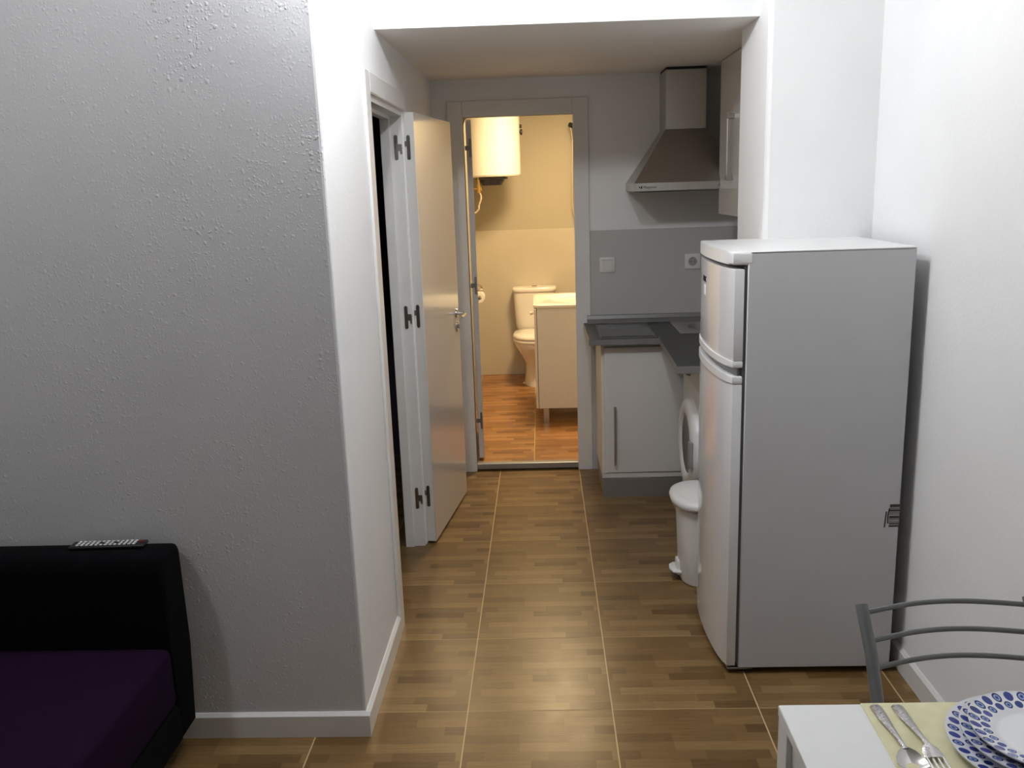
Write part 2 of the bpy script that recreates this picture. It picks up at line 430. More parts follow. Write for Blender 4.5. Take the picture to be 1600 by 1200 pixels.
# skirting boards
def skirt(name, pts, depth_dir, h=.078):
    bm = B()
    (x0, y0), (x1, y1) = pts
    dx, dy = depth_dir
    t = .013
    prof = [(0, 0), (t, 0), (t, h - .009), (t - .009, h), (0, h)]
    loft(bm, [[(x0 + dx * a, y0 + dy * a, z) for a, z in prof], [(x1 + dx * a, y1 + dy * a, z) for a, z in prof]])
    struct(name, bm, M['skirt'])
skirt('baseboard_left', ((-3.1, YL), (XL + .013, YL)), (0, -1))
skirt('baseboard_corridor', ((XL, YL), (XL, 2.945)), (1, 0))
skirt('baseboard_right', ((XR, -2.1), (XR, 3.15)), (-1, 0))
skirt('baseboard_pillar', ((.79, 3.15), (XR - .013, 3.15)), (0, -1))
bm = B(); box(bm, XL, -.478, YF - .012, YF, 0, .07, .003, 1); struct('baseboard_far', bm, M['skirt'])

# bedroom door casing: lining, stop and architrave
t1 = struct_empty('trim_1')
bm = B()
for (y0, y1) in ((2.945, DY0 + .008), (DY1 + .012, DY1 + .07)):
    box(bm, XL, XL + (.012 if y0 < 3.5 else .002), y0, y1, 0, DZ + .072, .003, 1)
box(bm, XL, XL + .012, DY0 + .008, DY1 - .004, DZ + .004, DZ + .072, .003, 1)
obj('architrave', bm, M['trim'], t1)
bm = B()
box(bm, XL - .092, XL - .002, DY0, DY0 + .018, 0, DZ); box(bm, XL - .092, XL - .004, DY1 - .016, DY1, 0, DZ, .001, 1)
box(bm, XL - .092, XL - .002, DY0 + .018, DY1 - .016, DZ - .018, DZ)
obj('door_lining', bm, M['trim'], t1)
bm = B()
box(bm, XL - .078, XL - .048, DY0 + .018, DY0 + .03, 0, DZ - .018); box(bm, XL - .092, XL - .052, DY1 - .03, DY1 - .016, 0, DZ - .018, .002, 1)
box(bm, XL - .078, XL - .048, DY0 + .03, DY1 - .03, DZ - .032, DZ - .018)
obj('door_stop', bm, M['trim'], t1)
# bathroom door casing
t2 = struct_empty('trim_2')
bm = B()
box(bm, -.478, BX0 + .004, YF - .013, YF, 0, BZ + .078, .003, 1); box(bm, BX1 - .004, .262, YF - .013, YF, 0, BZ + .078, .003, 1)
box(bm, BX0 + .004, BX1 - .004, YF - .013, YF, BZ - .004, BZ + .078, .003, 1)
obj('architrave', bm, M['trim'], t2)
bm = B()
box(bm, BX0 - .012, BX0, YF, YF + .1, 0, BZ); box(bm, BX1, BX1 + .012, YF, YF + .1, 0, BZ); box(bm, BX0, BX1, YF, YF + .1, BZ, BZ + .012)
obj('door_lining', bm, M['trim'], t2)
bm = B(); box(bm, BX0, BX1, YF + .005, YF + .05, .008, .043, .004, 2); struct('trim_3', bm, M['end_strip'])

# H hinges: two plates with rounded ends, bridged
def hinge_plate(bm, cx, cy, cz, h=.050, w=.0075, nx=0, axis='y', t=.003):
    pts = []
    for i in range(9): a = PI * i / 8; pts.append((cx + w * math.cos(a), cz + h - w + w * math.sin(a)))
    for i in range(9): a = PI + PI * i / 8; pts.append((cx + w * math.cos(a), cz - h + w + w * math.sin(a)))
    prism(bm, pts, cy - t, cy, 'y')

def leaf(bm, cx, cy, cz, side):
    hinge_plate(bm, cx, cy, cz)
    s = side
    box(bm, min(cx, cx + s * .022), max(cx, cx + s * .022), cy - .0025, cy, cz - .014, cz + .014)
    box(bm, min(cx + s * .017, cx + s * .024), max(cx + s * .017, cx + s * .024), cy - .004, cy, cz - .026, cz + .012)

# bedroom door, swung open along the corridor
door = struct_empty('door_1', (-.516, 3.79, 0), -math.atan2(.086, .66))
DL, DT = .675, .041
bx('door_leaf', M['door'], door, -DT, 0, 0, DL, .012, DZ - .002, .0015, 1)
for hz in (1.765, 1.056, .232):
    bm = B()
    hinge_plate(bm, -.026, 0., hz)
    box(bm, -.042, -.026, -.0025, 0, hz + .004, hz + .026)
    obj('hinge', bm, M['hinge'], door)
bm = B()
lathe(bm, [(.001, .008), (.021, .008), (.024, .004), (.024, 0.)], 24, (0, DL - .06, .978), 'x')
tube(bm, [(.004, DL - .06, .978), (.045, DL - .06, .978)], .008)
tube(bm, [(.045, DL - .055, .978), (.05, DL - .075, .978), (.05, DL - .11, .976), (.047, DL - .165, .974)], .007, rx=.010)
obj('handle', bm, M['chrome'], door, smooth=True)
bm = B()
pts = [(DL - .06 + .017 * math.cos(a), .912 + (.026 if math.sin(a) > 0 else -.026) * abs(math.sin(a)) ** .7) for a in [2 * PI * i / 24 for i in range(24)]]
prism(bm, pts, 0, .007, 'x', .002, 1)
box(bm, .007, .014, DL - .064, DL - .056, .900, .924, .002, 1)
obj('lock', bm, M['chrome'], door, smooth=True)
bm = B()
for hz in (1.765, 1.056, .232): leaf(bm, XL - .030, DY1 - .0165, hz, 1)
obj('hinge_leaf', bm, M['hinge'], t1)

# bathroom door, open inward against the left wall
bd = struct_empty('door_2', (-.3925, 4.94, 0), math.radians(6.))
bx('door_leaf', M['door'], bd, 0, .03, 0, .62, .045, BZ - .004, .0015, 1)
for hz in (1.80, 1.055, .272):
    bm = B()
    hinge_plate(bm, .020, 0., hz, .05, .006)
    box(bm, -.008, .020, -.003, 0, hz - .012, hz + .012)
    obj('hinge', bm, M['hinge'], bd)

# ------------------------------------------------------------------ sofa and remote
SX1 = -1.055
sofa = thing('sofa_bed', 'low black sofa with purple seat cushion against the grey speckled wall', 'sofa', (SX1, 2.2, 0))
def local(o_loc, x): return x
sx = lambda x: x - SX1
sy = lambda y: y - 2.2
bm = B(); box(bm, -1.85, 0, sy(1.42), sy(2.215), .085, .20, .012, 3); obj('base', bm, M['sofa_black'], sofa, smooth=True)
bm = B()
prof = [(sy(2.20), .085), (sy(2.31), .085), (sy(2.325), .33), (sy(2.335), .615), (sy(2.325), .636), (sy(2.30), .645), (sy(2.235), .645), (sy(2.212), .632), (sy(2.204), .60), (sy(2.20), .34)]
prism(bm, prof, -1.85, 0, 'x', .018, 3); obj('backrest', bm, M['sofa_black'], sofa, smooth=True, ang=60)
bm = B(); box(bm, -1.845, -.004, sy(1.41), sy(2.215), .195, .375, .022, 4); obj('seat_cushion', bm, M['sofa_purple'], sofa, smooth=True)
bm0 = None
for (lx, ly) in ((-1.78, sy(1.5)), (-.09, sy(1.5)), (-1.78, sy(2.2)), (-.09, sy(2.2))):
    bm = B(); lathe(bm, [(.001, 0), (.02, 0), (.026, .085), (.001, .085)], 16, (lx, ly, 0)); obj('leg', bm, M['dark'], sofa, smooth=True)

rem = thing('remote_control', 'slim black remote control with pale buttons lying on the sofa back', 'remote control', (-1.235, 2.285, .6465), math.radians(-3))
bm = B(); box(bm, -.105, .105, -.022, .020, 0, .010, .004, 3); obj('body', bm, M['remote'], rem, smooth=True)
rem.rotation_euler = (0, 0, math.radians(2))
proto = None
for i in range(13):
    for j in range(3):
        if i in (5, 8) and j == 1: continue
        px, py = -.083 + i * .0132, -.0125 + j * .0115
        if proto is None:
            bm = B(); box(bm, -.0040, .0040, -.0040, .0040, 0, .003, .001, 1); proto = b0 = obj('button', bm, M['button'], rem)
        else:
            b0 = proto.copy(); col.objects.link(b0); b0.parent = rem
        b0.location = (px, py, .0095); b0.rotation_euler = (0, 0, -.35)
bm = B(); lathe(bm, [(.001, .0045), (.006, .0042), (.0065, 0)], 16, (.093, .0, .0095)); obj('power_button', bm, M['button_red'], rem, smooth=True, label='dark red round power button')

# ------------------------------------------------------------------ refrigerator
FX0, FX1, FY0, FY1 = .612, 1.104, 2.655, 3.205
fr = thing('refrigerator', 'white two-door refrigerator standing beside the pillar', 'refrigerator', ((FX0 + FX1) / 2, (FY0 + FY1) / 2, 0))
ox, oy = (FX0 + FX1) / 2, (FY0 + FY1) / 2
def bow(x_end, x_mid, y0, y1, n=16):
    pts = []
    ym, hy = (y0 + y1) / 2, (y1 - y0) / 2
    for i in range(n + 1):
        y = y0 + (y1 - y0) * i / n; k = (y - ym) / hy
        pts.append((x_mid + (x_end - x_mid) * (.75 * k * k + .25 * abs(k) ** 6) - ox, y - oy))
    return pts
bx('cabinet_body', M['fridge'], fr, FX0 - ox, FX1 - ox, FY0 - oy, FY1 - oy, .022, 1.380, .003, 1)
bm = B()
yy0, yy1 = FY0 - .001, FY1 + .001
prism(bm, bow(.568, .548, yy0, yy1) + [(FX0 + .012 - ox, yy1 - oy), (FX0 + .012 - ox, yy0 - oy)], 1.345, 1.384, 'z', .008, 3)
box(bm, FX0 + .008 - ox, FX1 - ox, yy0 - oy, yy1 - oy, 1.3802, 1.384, .001, 1)  # thin white plate: the brightly lit top is put into its colour
obj('top_panel', bm, M['white_plastic'], fr, smooth=True)
bx('door_seal', M['seal'], fr, .602 - ox, FX0 - ox, FY0 + .006 - oy, FY1 - .006 - oy, .04, 1.34)
def fdoor(name, z0, z1):
    bm = B(); prism(bm, bow(.574, .546, FY0, FY1) + [(.602 - ox, FY1 - oy), (.602 - ox, FY0 - oy)], z0, z1, 'z', .004, 2)
    return obj(name, bm, M['fridge_door'], fr, smooth=True)
d1 = fdoor('freezer_door', 1.054, 1.333)
d2 = fdoor('main_door', .03, .982)
bm = B(); prism(bm, bow(.572, .541, FY0 - .001, FY1 + .001) + [(.602 - ox, FY1 - oy), (.602 - ox, FY0 - oy)], 1.033, 1.0535, 'z', .003, 2)
obj('grip_rail', bm, M['white_plastic'], d1, smooth=True)
bm = B(); prism(bm, bow(.572, .541, FY0 - .001, FY1 + .001) + [(.602 - ox, FY1 - oy), (.602 - ox, FY0 - oy)], .9825, 1.006, 'z', .003, 2)
obj('grip_rail', bm, M['white_plastic'], d2, smooth=True)
bm = B(); prism(bm, bow(.588, .562, FY0 + .012, FY1 - .012) + [(.602 - ox, FY1 - .02 - oy), (.602 - ox, FY0 + .02 - oy)], 1.0065, 1.0325, 'z')
obj('handle_recess', bm, M['grey_plastic'], fr)
# small dark badge and white sticker on the freezer door
def front_x(y, x_end=.574, x_mid=.546):
    k = (y - oy) / ((FY1 - FY0) / 2); return x_mid + (x_end - x_mid) * (.75 * k * k + .25 * abs(k) ** 6)
bm = B()
for k in range(4):
    y = 3.02 - k * .016; xx = front_x(y) - ox
    hgt = .018
    if k % 2 == 0:
        box(bm, xx - .0015, xx + .002, y - .0055 - oy, y - .0025 - oy, 1.262, 1.262 + hgt); box(bm, xx - .0015, xx + .002, y + .0025 - oy, y + .0055 - oy, 1.262, 1.262 + hgt)
    else:
        box(bm, xx - .0015, xx + .002, y - .0055 - oy, y + .0055 - oy, 1.262, 1.266); box(bm, xx - .0015, xx + .002, y - .0055 - oy, y + .0055 - oy, 1.276, 1.28); box(bm, xx - .0015, xx + .002, y + .002 - oy, y + .0055 - oy, 1.262, 1.28)
obj('badge', bm, M['ink'], d1, label='small dark maker badge')
bm = B(); xx = front_x(2.99) - ox; box(bm, xx - .001, xx + .002, 2.975 - oy, 3.005 - oy, 1.218, 1.252); obj('sticker', bm, M['sticker'], d1, label='small white sticker under the badge')
# sockets of the feet, hinge, side label with pen strokes
for (fx, fy) in ((.63, 2.69), (.63, 3.17), (1.07, 2.69), (1.07, 3.17)):
    bm = B(); lathe(bm, [(.001, 0), (.018, 0), (.018, .0225), (.001, .0225)], 16, (fx - ox, fy - oy, 0)); obj('foot', bm, M['dark'], fr, smooth=True)
bm = B(); box(bm, .578 - ox, .66 - ox, FY0 + .004 - oy, FY0 + .04 - oy, .014, .0215, .002, 1); obj('hinge', bm, M['hinge'], fr)
bm = B(); box(bm, 1.0725 - ox, 1.1035 - ox, FY0 - .0008 - oy, FY0 + .0005 - oy, .508, .585); lb = obj('barcode_label', bm, M['barcode'], fr, label='grey bar code label at the rear edge')
bm = B()
def stroke(x0, z0, x1, z1, w=.0016):
    d = Vector((x1 - x0, z1 - z0)).normalized(); n = Vector((-d.y, d.x)) * w
    prism(bm, [(x0 - ox + n.x, z0 + n.y), (x1 - ox + n.x, z1 + n.y), (x1 - ox - n.x, z1 - n.y), (x0 - ox - n.x, z0 - n.y)], FY0 - .0012 - oy, FY0 + .0005 - oy, 'y')
stroke(1.0625, .560, 1.0590, .507); stroke(1.0715, .570, 1.0680, .545); stroke(1.0680, .545, 1.0690, .520)
obj('pen_mark', bm, M['ink'], fr, label='two black pen strokes')

# ------------------------------------------------------------------ pedal bin
bcx, bcy = .62, 3.405
pb = thing('pedal_bin', 'white plastic pedal bin on the floor beside the refrigerator', 'bin', (bcx, bcy, 0))
def sup(rx, ry, z, n=40, e=2.4):
    r = []
    for i in range(n):
        t = 2 * PI * i / n; c, s = math.cos(t), math.sin(t)
        r.append((rx * math.copysign(abs(c) ** (2 / e), c), ry * math.copysign(abs(s) ** (2 / e), s), z))
    return r
bm = B(); loft(bm, [sup(.070, .100, 0), sup(.084, .116, .004), sup(.088, .120, .03), sup(.100, .128, .335), sup(.098, .126, .34)]); obj('bucket', bm, M['bin_body'], pb, smooth=True, ang=60)
bm = B(); loft(bm, [sup(.108, .138, .33), sup(.122, .152, .334), sup(.126, .156, .348), sup(.122, .152, .360), sup(.108, .138, .368), sup(.092, .120, .370), sup(.084, .112, .371), sup(.074, .100, .381), sup(.058, .082, .387), sup(.02, .03, .389)])
obj('lid', bm, M['white_plastic'], pb, smooth=True, ang=75)
bm = B()
prism(bm, [(-.065, -.035), (-.09, -.055), (-.116, -.045), (-.128, -.01), (-.124, .03), (-.105, .05), (-.065, .04)], .034, .044, 'z', .005, 2)
box(bm, -.100, -.060, -.03, .03, .016, .080, .008, 2)
obj('pedal', bm, M['white_plastic'], pb, smooth=True)

# ------------------------------------------------------------------ kitchen units
KZ = .845    # worktop height
cab = thing('base_cabinet', 'white gloss kitchen base cabinet with a bar handle under the hob', 'cabinet', (.5, 4.6, 0))
cx, cy = .5, 4.6
CY = 4.372
bx('carcass', M['cab_side'], cab, .285 - cx, .72 - cx, CY - cy, 4.815 - cy, .105, .813, .001, 1)
bx('plinth', M['plinth'], cab, .288 - cx, .72 - cx, CY - .012 - cy, 4.80 - cy, 0., .103, .001, 1)
bm = B(); box(bm, .300 - cx, .70 - cx, CY - .019 - cy, CY - .0005 - cy, .135, .790, .0015, 1); dr = obj('door', bm, M['cabinet'], cab)
bx('edge_band', M['cabinet'], cab, .285 - cx, .72 - cx, CY - .012 - cy, CY - cy - .0003, .105, .131, .001, 1)
bm = B()
hx, hy = .350 - cx, CY - .019 - cy
tube(bm, [(hx, hy - .03, .185), (hx, hy - .03, .492)], .006, 12)
tube(bm, [(hx, hy - .03, .205), (hx, hy, .205)], .004, 8); tube(bm, [(hx, hy - .03, .472), (hx, hy, .472)], .004, 8)
obj('handle', bm, M['steel'], dr, smooth=True)

def bore(o, c=(.92, 4.58), r=.169):
    # cut the round opening for the sink bowl
    bm = B(); lathe(bm, [(r, -.2), (r, .2)], 48, (c[0] - wx, c[1] - wy, 0), caps=True)
    cut = obj('cutter', bm, M['edge'], o.parent)
    md = o.modifiers.new('b', 'BOOLEAN'); md.operation = 'DIFFERENCE'; md.object = cut; md.solver = 'EXACT'
    bpy.context.view_layer.update()
    me = bpy.data.meshes.new_from_object(o.evaluated_get(bpy.context.evaluated_depsgraph_get()))
    o.modifiers.clear(); o.data = me; bpy.data.objects.remove(cut)
wt = thing('worktop', 'dark slate-grey L-shaped kitchen worktop with aluminium upstand', 'worktop', (.55, 4.5, KZ))
wx, wy = .55, 4.5
L = [(.222, 4.287), (.567, 4.287), (.549, 3.592), (1.215, 3.592), (1.215, 4.82), (.222, 4.82)]
bm = B(); prism(bm, [(x - wx, y - wy) for x, y in L], -.030, -.0015, 'z', .001, 1); bore(obj('board_edge', bm, M['edge'], wt))
bm = B(); prism(bm, [(x - wx, y - wy) for x, y in L], -.0015, 0., 'z'); bore(obj('board_top', bm, M['worktop'], wt))
bm = B(); box(bm, .2205 - wx, .2225 - wx, 4.287 - wy, 4.82 - wy, -.03, .0005); obj('end_strip', bm, M['end_strip'], wt)
bm = B(); box(bm, .549 - wx, 1.215 - wx, 3.5905 - wy, 3.5922 - wy, -.03, .0005); obj('end_strip', bm, M['end_strip'], wt)
bm = B(); box(bm, .5665 - wx, .5685 - wx, 4.283 - wy, 4.32 - wy, -.03, .001); obj('joint_strip', bm, M['steel'], wt)
bm = B()
loft(bm, [[(xx - wx, 4.82 - wy, .001), (xx - wx, 4.780 - wy, .001), (xx - wx, 4.785 - wy, .008), (xx - wx, 4.803 - wy, .022), (xx - wx, 4.808 - wy, .040), (xx - wx, 4.82 - wy, .043)] for xx in (.24, 1.215)])
obj('upstand', bm, M['upstand'], wt, smooth=True, ang=30)

hob = thing('hob', 'black glass hob set into the dark worktop', 'hob', (.425, 4.53, KZ))
bm = B(); box(bm, -.140, .125, -.205, .225, .0003, .006, .002, 1); obj('glass_plate', bm, M['glass_hob'], hob)
bm = B(); box(bm, -.144, .129, -.209, .229, .0002, .003); obj('frame', bm, M['edge'], hob)
for (qx, qy, r) in ((-.01, -.09, .075), (-.01, .11, .095)):
    bm = B(); lathe(bm, [(r - .002, .0062), (r - .002, .0066), (r, .0066), (r, .0062)], 40, (qx, qy, 0)); obj('cooking_zone', bm, M['grey_plastic'], hob)

sink = thing('sink', 'stainless steel inset sink with a round bowl beside the hob', 'sink', (.93, 4.58, KZ))
bm = B()
no = 48
outer, inner = [], []
hw, hd = .245, .19
for i in range(no):
    t = 2 * PI * i / no; c, s = math.cos(t), math.sin(t); k = 1 / max(abs(c) / hw, abs(s) / hd)
    outer.append((k * c, k * s))
rings = [[(x, y, .0005) for x, y in outer], [(x * .985, y * .985, .004) for x, y in outer]]
for r, z in ((.172, .004), (.166, .001), (.163, -.02), (.158, -.11), (.14, -.14)):
    rings.append([(r * math.cos(2 * PI * i / no) - .01, r * math.sin(2 * PI * i / no) , z) for i in range(no)])
rings[2:] = rings[2:]
loft(bm, rings, True, False); obj('rim', bm, M['steel'], sink, smooth=True, ang=30)
bm = B(); lathe(bm, [(.1395, -.1395), (.10, -.146), (.03, -.15), (.001, -.15)], 40, (-.01, 0, 0)); obj('bowl', bm, M['hinge'], sink, smooth=True)

wm = thing('washing_machine', 'white front-loading washing machine under the worktop end', 'washing machine', (.92, 3.89, 0))
mx, my = .92, 3.89
bx('casing', M['white_plastic'], wm, .665 - mx, 1.19 - mx, 3.61 - my, 4.17 - my, .012, .812, .008, 2)
bx('control_panel', M['bin_body'], wm, .660 - mx, .6645 - mx, 3.615 - my, 4.165 - my, .70, .805, .002, 1)
bm = B(); lathe(bm, [(.001, .0), (.02, .0), (.024, .012), (.026, .016)], 24, (.643 - mx, 3.95 - my, .75), 'x'); obj('dial', bm, M['grey_plastic'], wm, smooth=True)
rcy, rcz = 3.885 - my, .425
bm = B(); lathe(bm, [(.130, .668 - mx), (.134, .640 - mx), (.150, .628 - mx), (.178, .626 - mx), (.200, .636 - mx), (.210, .650 - mx), (.212, .6645 - mx)], 56, (0, rcy, rcz), 'x')
ring = obj('door_ring', bm, M['white_plastic'], wm, smooth=True, ang=60)
bm = B(); lathe(bm, [(.001, .650 - mx), (.06, .648 - mx), (.11, .642 - mx), (.133, .638 - mx)], 48, (0, rcy, rcz), 'x'); obj('door_glass', bm, M['glass_dark'], ring, smooth=True)
bm = B(); box(bm, .618 - mx, .636 - mx, rcy - .198, rcy - .152, rcz - .06, rcz + .06, .007, 2); obj('door_handle', bm, M['grey_plastic'], ring, smooth=True)
for (qx, qy) in ((.70, 3.65), (.70, 4.13), (1.15, 3.65), (1.15, 4.13)):
    bm = B(); lathe(bm, [(.001, 0), (.02, 0), (.02, .0125), (.001, .0125)], 12, (qx - mx, qy - my, 0)); obj('foot', bm, M['dark'], wm)

# range hood
hd_ = thing('range_hood', 'stainless steel chimney range hood on the wall above the hob', 'range hood', (.735, 4.83, 1.55))
gx, gy, gz = .735, 4.83, 0.
HX0, HX1, HY0 = .455, 1.015, 4.40
gz0 = 1.55
bm = B()
def rect(x0, x1, y0, y1, z): return [(x0 - gx, y0 - gy, z - gz0), (x1 - gx, y0 - gy, z - gz0), (x1 - gx, y1 - gy, z - gz0), (x0 - gx, y1 - gy, z - gz0)]
loft(bm, [rect(HX0 + .003, HX1 - .003, HY0 + .003, 4.828, 1.587), rect(.634, .836, 4.605, 4.828, 1.842)])
obj('canopy', bm, M['hood_steel'], hd_)
bm = B(); box(bm, HX0 - gx, HX1 - gx, HY0 - gy, -.002, 1.546 - gz0, 1.587 - gz0, .002, 1); band = obj('front_band', bm, M['steel'], hd_)
bm = B(); box(bm, .634 - gx, .836 - gx, 4.605 - gy, -.002, 1.842 - gz0, 2.127 - gz0, .002, 1); obj('flue', bm, M['steel'], hd_)
bm = B(); box(bm, .637 - gx, .833 - gx, 4.609 - gy, -.003, 2.127 - gz0, 2.139 - gz0); obj('flue_gap_shade', bm, M['dark'], hd_, label='dark filler painting the shade in the gap above the flue')  # solid dark block, the gap's shade put into its colour
bm = B(); box(bm, HX0 + .03 - gx, HX1 - .03 - gx, HY0 + .03 - gy, -.03, 1.541 - gz0, 1.5458 - gz0); obj('filter', bm, M['grey_plastic'], hd_)
bm = B(); 
for k in range(5): box(bm, .86 + k * .018 - gx, .871 + k * .018 - gx, HY0 - .0025 - gy, HY0 - gy, 1.559 - gz0, 1.574 - gz0, .001, 1)
obj('switch_panel', bm, M['grey_plastic'], band)
def text_mesh(name, body, size, mat, parent, loc, rot):
    cu = bpy.data.curves.new(name, 'FONT'); cu.body = body; cu.size = size; cu.extrude = .0004
    to = bpy.data.objects.new('tmp_text', cu); col.objects.link(to)
    me = bpy.data.meshes.new_from_object(to.evaluated_get(bpy.context.evaluated_depsgraph_get()))
    bpy.data.objects.remove(to)
    me.name = name; me.materials.clear(); me.materials.append(mat)
    o = bpy.data.objects.new(name, me); col.objects.link(o); o.parent = parent
    o.location = loc; o.rotation_euler = rot
    return o
lg = text_mesh('lettering', 'Mepamsa', .017, M['ink'], band, (.500 - gx, HY0 - .001 - gy, 1.5605 - gz0), (PI / 2, 0, 0)); lg['label'] = 'tiny dark maker name'
bm = B()
prism(bm, [(.487 - gx, 1.560 - gz0), (.495 - gx, 1.560 - gz0), (.495 - gx, 1.573 - gz0), (.491 - gx, 1.573 - gz0)], HY0 - .0012 - gy, HY0 - gy, 'y')
prism(bm, [(.480 - gx, 1.563 - gz0), (.4855 - gx, 1.563 - gz0), (.4855 - gx, 1.570 - gz0), (.480 - gx, 1.570 - gz0)], HY0 - .0012 - gy, HY0 - gy, 'y')
obj('emblem', bm, M['ink'], band, label='tiny dark emblem before the name')

# wall cabinet with long bar handle
wc = thing('wall_cabinet', 'tall white gloss wall cabinet hung beside the range hood behind the pillar', 'cabinet', (1.05, 4.0, 1.43))
ux, uy, uz = 1.05, 4.0, 1.43
bx('carcass', M['cab_side'], wc, .889 - ux, 1.219 - ux, 3.57 - uy, 4.432 - uy, 0, 2.136 - uz, .001, 1)
bm = B(); box(bm, .870 - ux, .8885 - ux, 4.0 - uy, 4.432 - uy, -.002, 2.134 - uz, .0015, 1); wd = obj('door', bm, M['cabinet'], wc)
bm = B(); box(bm, .870 - ux, .8885 - ux, 3.572 - uy, 3.997 - uy, -.002, 2.134 - uz, .0015, 1); obj('door', bm, M['cabinet'], wc)
bm = B()
X_, Y_ = .843 - ux, 4.12 - uy
tube(bm, [(X_, Y_, 1.585 - uz), (X_, Y_, 1.880 - uz)], .0055, 12)
for z in (1.598, 1.866): box(bm, X_ - .008, .870 - ux, Y_ - .009, Y_ + .009, z - .011 - uz, z + .011 - uz, .002, 1)
obj('handle', bm, M['steel'], wd, smooth=True)

# light switch and socket on the far wall
sw = thing('light_switch', 'square white light switch on the grey tiles beside the door casing', 'light switch', (.353, YF - .009, 1.16))
bm = B(); box(bm, -.041, .041, -.009, 0, -.041, .041, .003, 2); obj('frame', bm, M['trim'], sw, smooth=True)
bm = B(); prism(bm, [(-.027, -.030), (.027, -.030), (.027, .020), (-.027, .020)], -.012, -.009, 'y', .001, 1); obj('rocker', bm, M['door'], sw, smooth=True)
bm = B(); box(bm, -.030, .030, -.0105, -.009, .0215, .029); obj('cover_strip', bm, M['fridge'], sw)
so = thing('wall_socket', 'white round-pin wall socket on the grey tiles above the sink', 'socket', (.812, YF - .009, 1.165))
bm = B(); box(bm, -.041, .041, -.009, 0, -.041, .041, .003, 2); obj('frame', bm, M['trim'], so, smooth=True)
bm = B(); lathe(bm, [(.024, -.0098), (.022, -.0098), (.0215, -.0092), (.001, -.0091)], 32, (0, 0, 0), 'y'); obj('well', bm, M['socket_hole'], so, smooth=True)
bm = B(); 
for q in (-.0095, .0095): lathe(bm, [(.001, -.0105), (.003, -.0105), (.003, -.0092)], 12, (q, 0, 0), 'y')
obj('pin_hole', bm, M['dark'], so)

# ------------------------------------------------------------------ bathroom fittings
tl = thing('toilet', 'white ceramic toilet with closed lid standing against the bathroom back wall', 'toilet', (-.066, 7.02, ZB))
tx, ty = -.066, 7.02
yb = YBK - .012 - ty
def rr(w, d0, d1, z, n=40, e=4.):
    cyy, hd2 = (d0 + d1) / 2, (d1 - d0) / 2
    return [(a, b_ + cyy, c) for a, b_, c in sup(w, hd2, z, n, e)]
bm = B(); loft(bm, [rr(.150, yb - .16, yb, .41), rr(.160, yb - .172, yb, .45), rr(.172, yb - .188, yb, .70), rr(.172, yb - .188, yb, .715)]); obj('cistern', bm, M['ceramic'], tl, smooth=True, ang=50)
bm = B(); loft(bm, [rr(.176, yb - .194, yb, .716), rr(.180, yb - .198, yb, .722), rr(.180, yb - .198, yb, .742), rr(.174, yb - .192, yb, .750), rr(.05, yb - .12, yb - .06, .751)]); obj('cistern_lid', bm, M['ceramic'], tl, smooth=True, ang=50)
bm = B(); lathe(bm, [(.022, .750), (.022, .757), (.019, .760), (.001, .760)], 24, (0, yb - .09, 0)); obj('flush_button', bm, M['chrome'], tl, smooth=True)
def oval(w, yf, yr, z, n=40):
    r = []
    for i in range(n):
        t = 2 * PI * i / n; c, s = math.cos(t), math.sin(t)
        e = 2.2 if s < 0 else 3.2
        yy = (yf + yr) / 2 + (yr - yf) / 2 * math.copysign(abs(s) ** (2 / e), s)
        r.append((w * math.copysign(abs(c) ** (2 / e), c), yy, z))
    return r
bm = B(); loft(bm, [oval(.098, -.20, .28, 0), oval(.096, -.198, .28, .02), oval(.085, -.17, .28, .10), oval(.088, -.18, .28, .17), oval(.125, -.25, .28, .25), oval(.160, -.29, .28, .31), oval(.172, -.30, .28, .345), oval(.172, -.30, .28, .358)])
obj('bowl', bm, M['ceramic'], tl, smooth=True, ang=60)
bm = B(); loft(bm, [oval(.172, -.303, .13, .359), oval(.176, -.306, .13, .364), oval(.176, -.306, .13, .378), oval(.172, -.302, .13, .384)]); obj('seat', bm, M['ceramic'], tl, smooth=True, ang=50)
bm = B(); loft(bm, [oval(.172, -.303, .13, .386), oval(.177, -.307, .13, .390), oval(.176, -.305, .13, .408), oval(.165, -.29, .12, .420), oval(.10, -.18, .06, .426), oval(.02, -.05, .0, .427)]); obj('lid', bm, M['ceramic'], tl, smooth=True, ang=60)
for s in (-1, 1):
    bm = B(); lathe(bm, [(.001, .012), (.006, .010), (.009, 0)], 16, (s * .101, -.05, .0)); obj('floor_screw_cap', bm, M['ceramic'], tl, smooth=True)

vu = thing('vanity_unit', 'cream bathroom vanity cabinet on short legs just inside the doorway', 'cabinet', (.2, 6.05, ZB))
vx, vy = .2, 6.05
VX0, VX1, VY0, VY1 = -.040, .515, 5.74, 6.36
bx('carcass', M['vanity'], vu, VX0 - vx, VX1 - vx, VY0 - vy, VY1 - vy, .10, .776, .001, 1)
bm = B(); box(bm, VX0 - .0195 - vx, VX0 - .0035 - vx, VY0 + .001 - vy, VY1 - .001 - vy, .10, .770, .0015, 1); vd = obj('door', bm, M['vanity'], vu)
bm = B(); lathe(bm, [(.001, -.028), (.011, -.026), (.013, -.018), (.006, -.012), (.006, 0)], 20, (VX0 - .0195 - vx, VY0 + .06 - vy, .735), 'x'); obj('knob', bm, M['ceramic'], vd, smooth=True)
for (lx, ly) in ((.006, 5.755), (.006, 6.32), (.48, 5.755), (.48, 6.32)):
    bm = B(); box(bm, lx - .019 - vx, lx + .019 - vx, ly - .012 - vy, ly + .026 - vy, 0, .0995, .002, 1); obj('leg', bm, M['steel'], vu)
wb = thing('washbasin', 'white ceramic washbasin top lying on the cream vanity cabinet', 'washbasin', (.2, 6.05, .807))
bm = B()
nb = 48
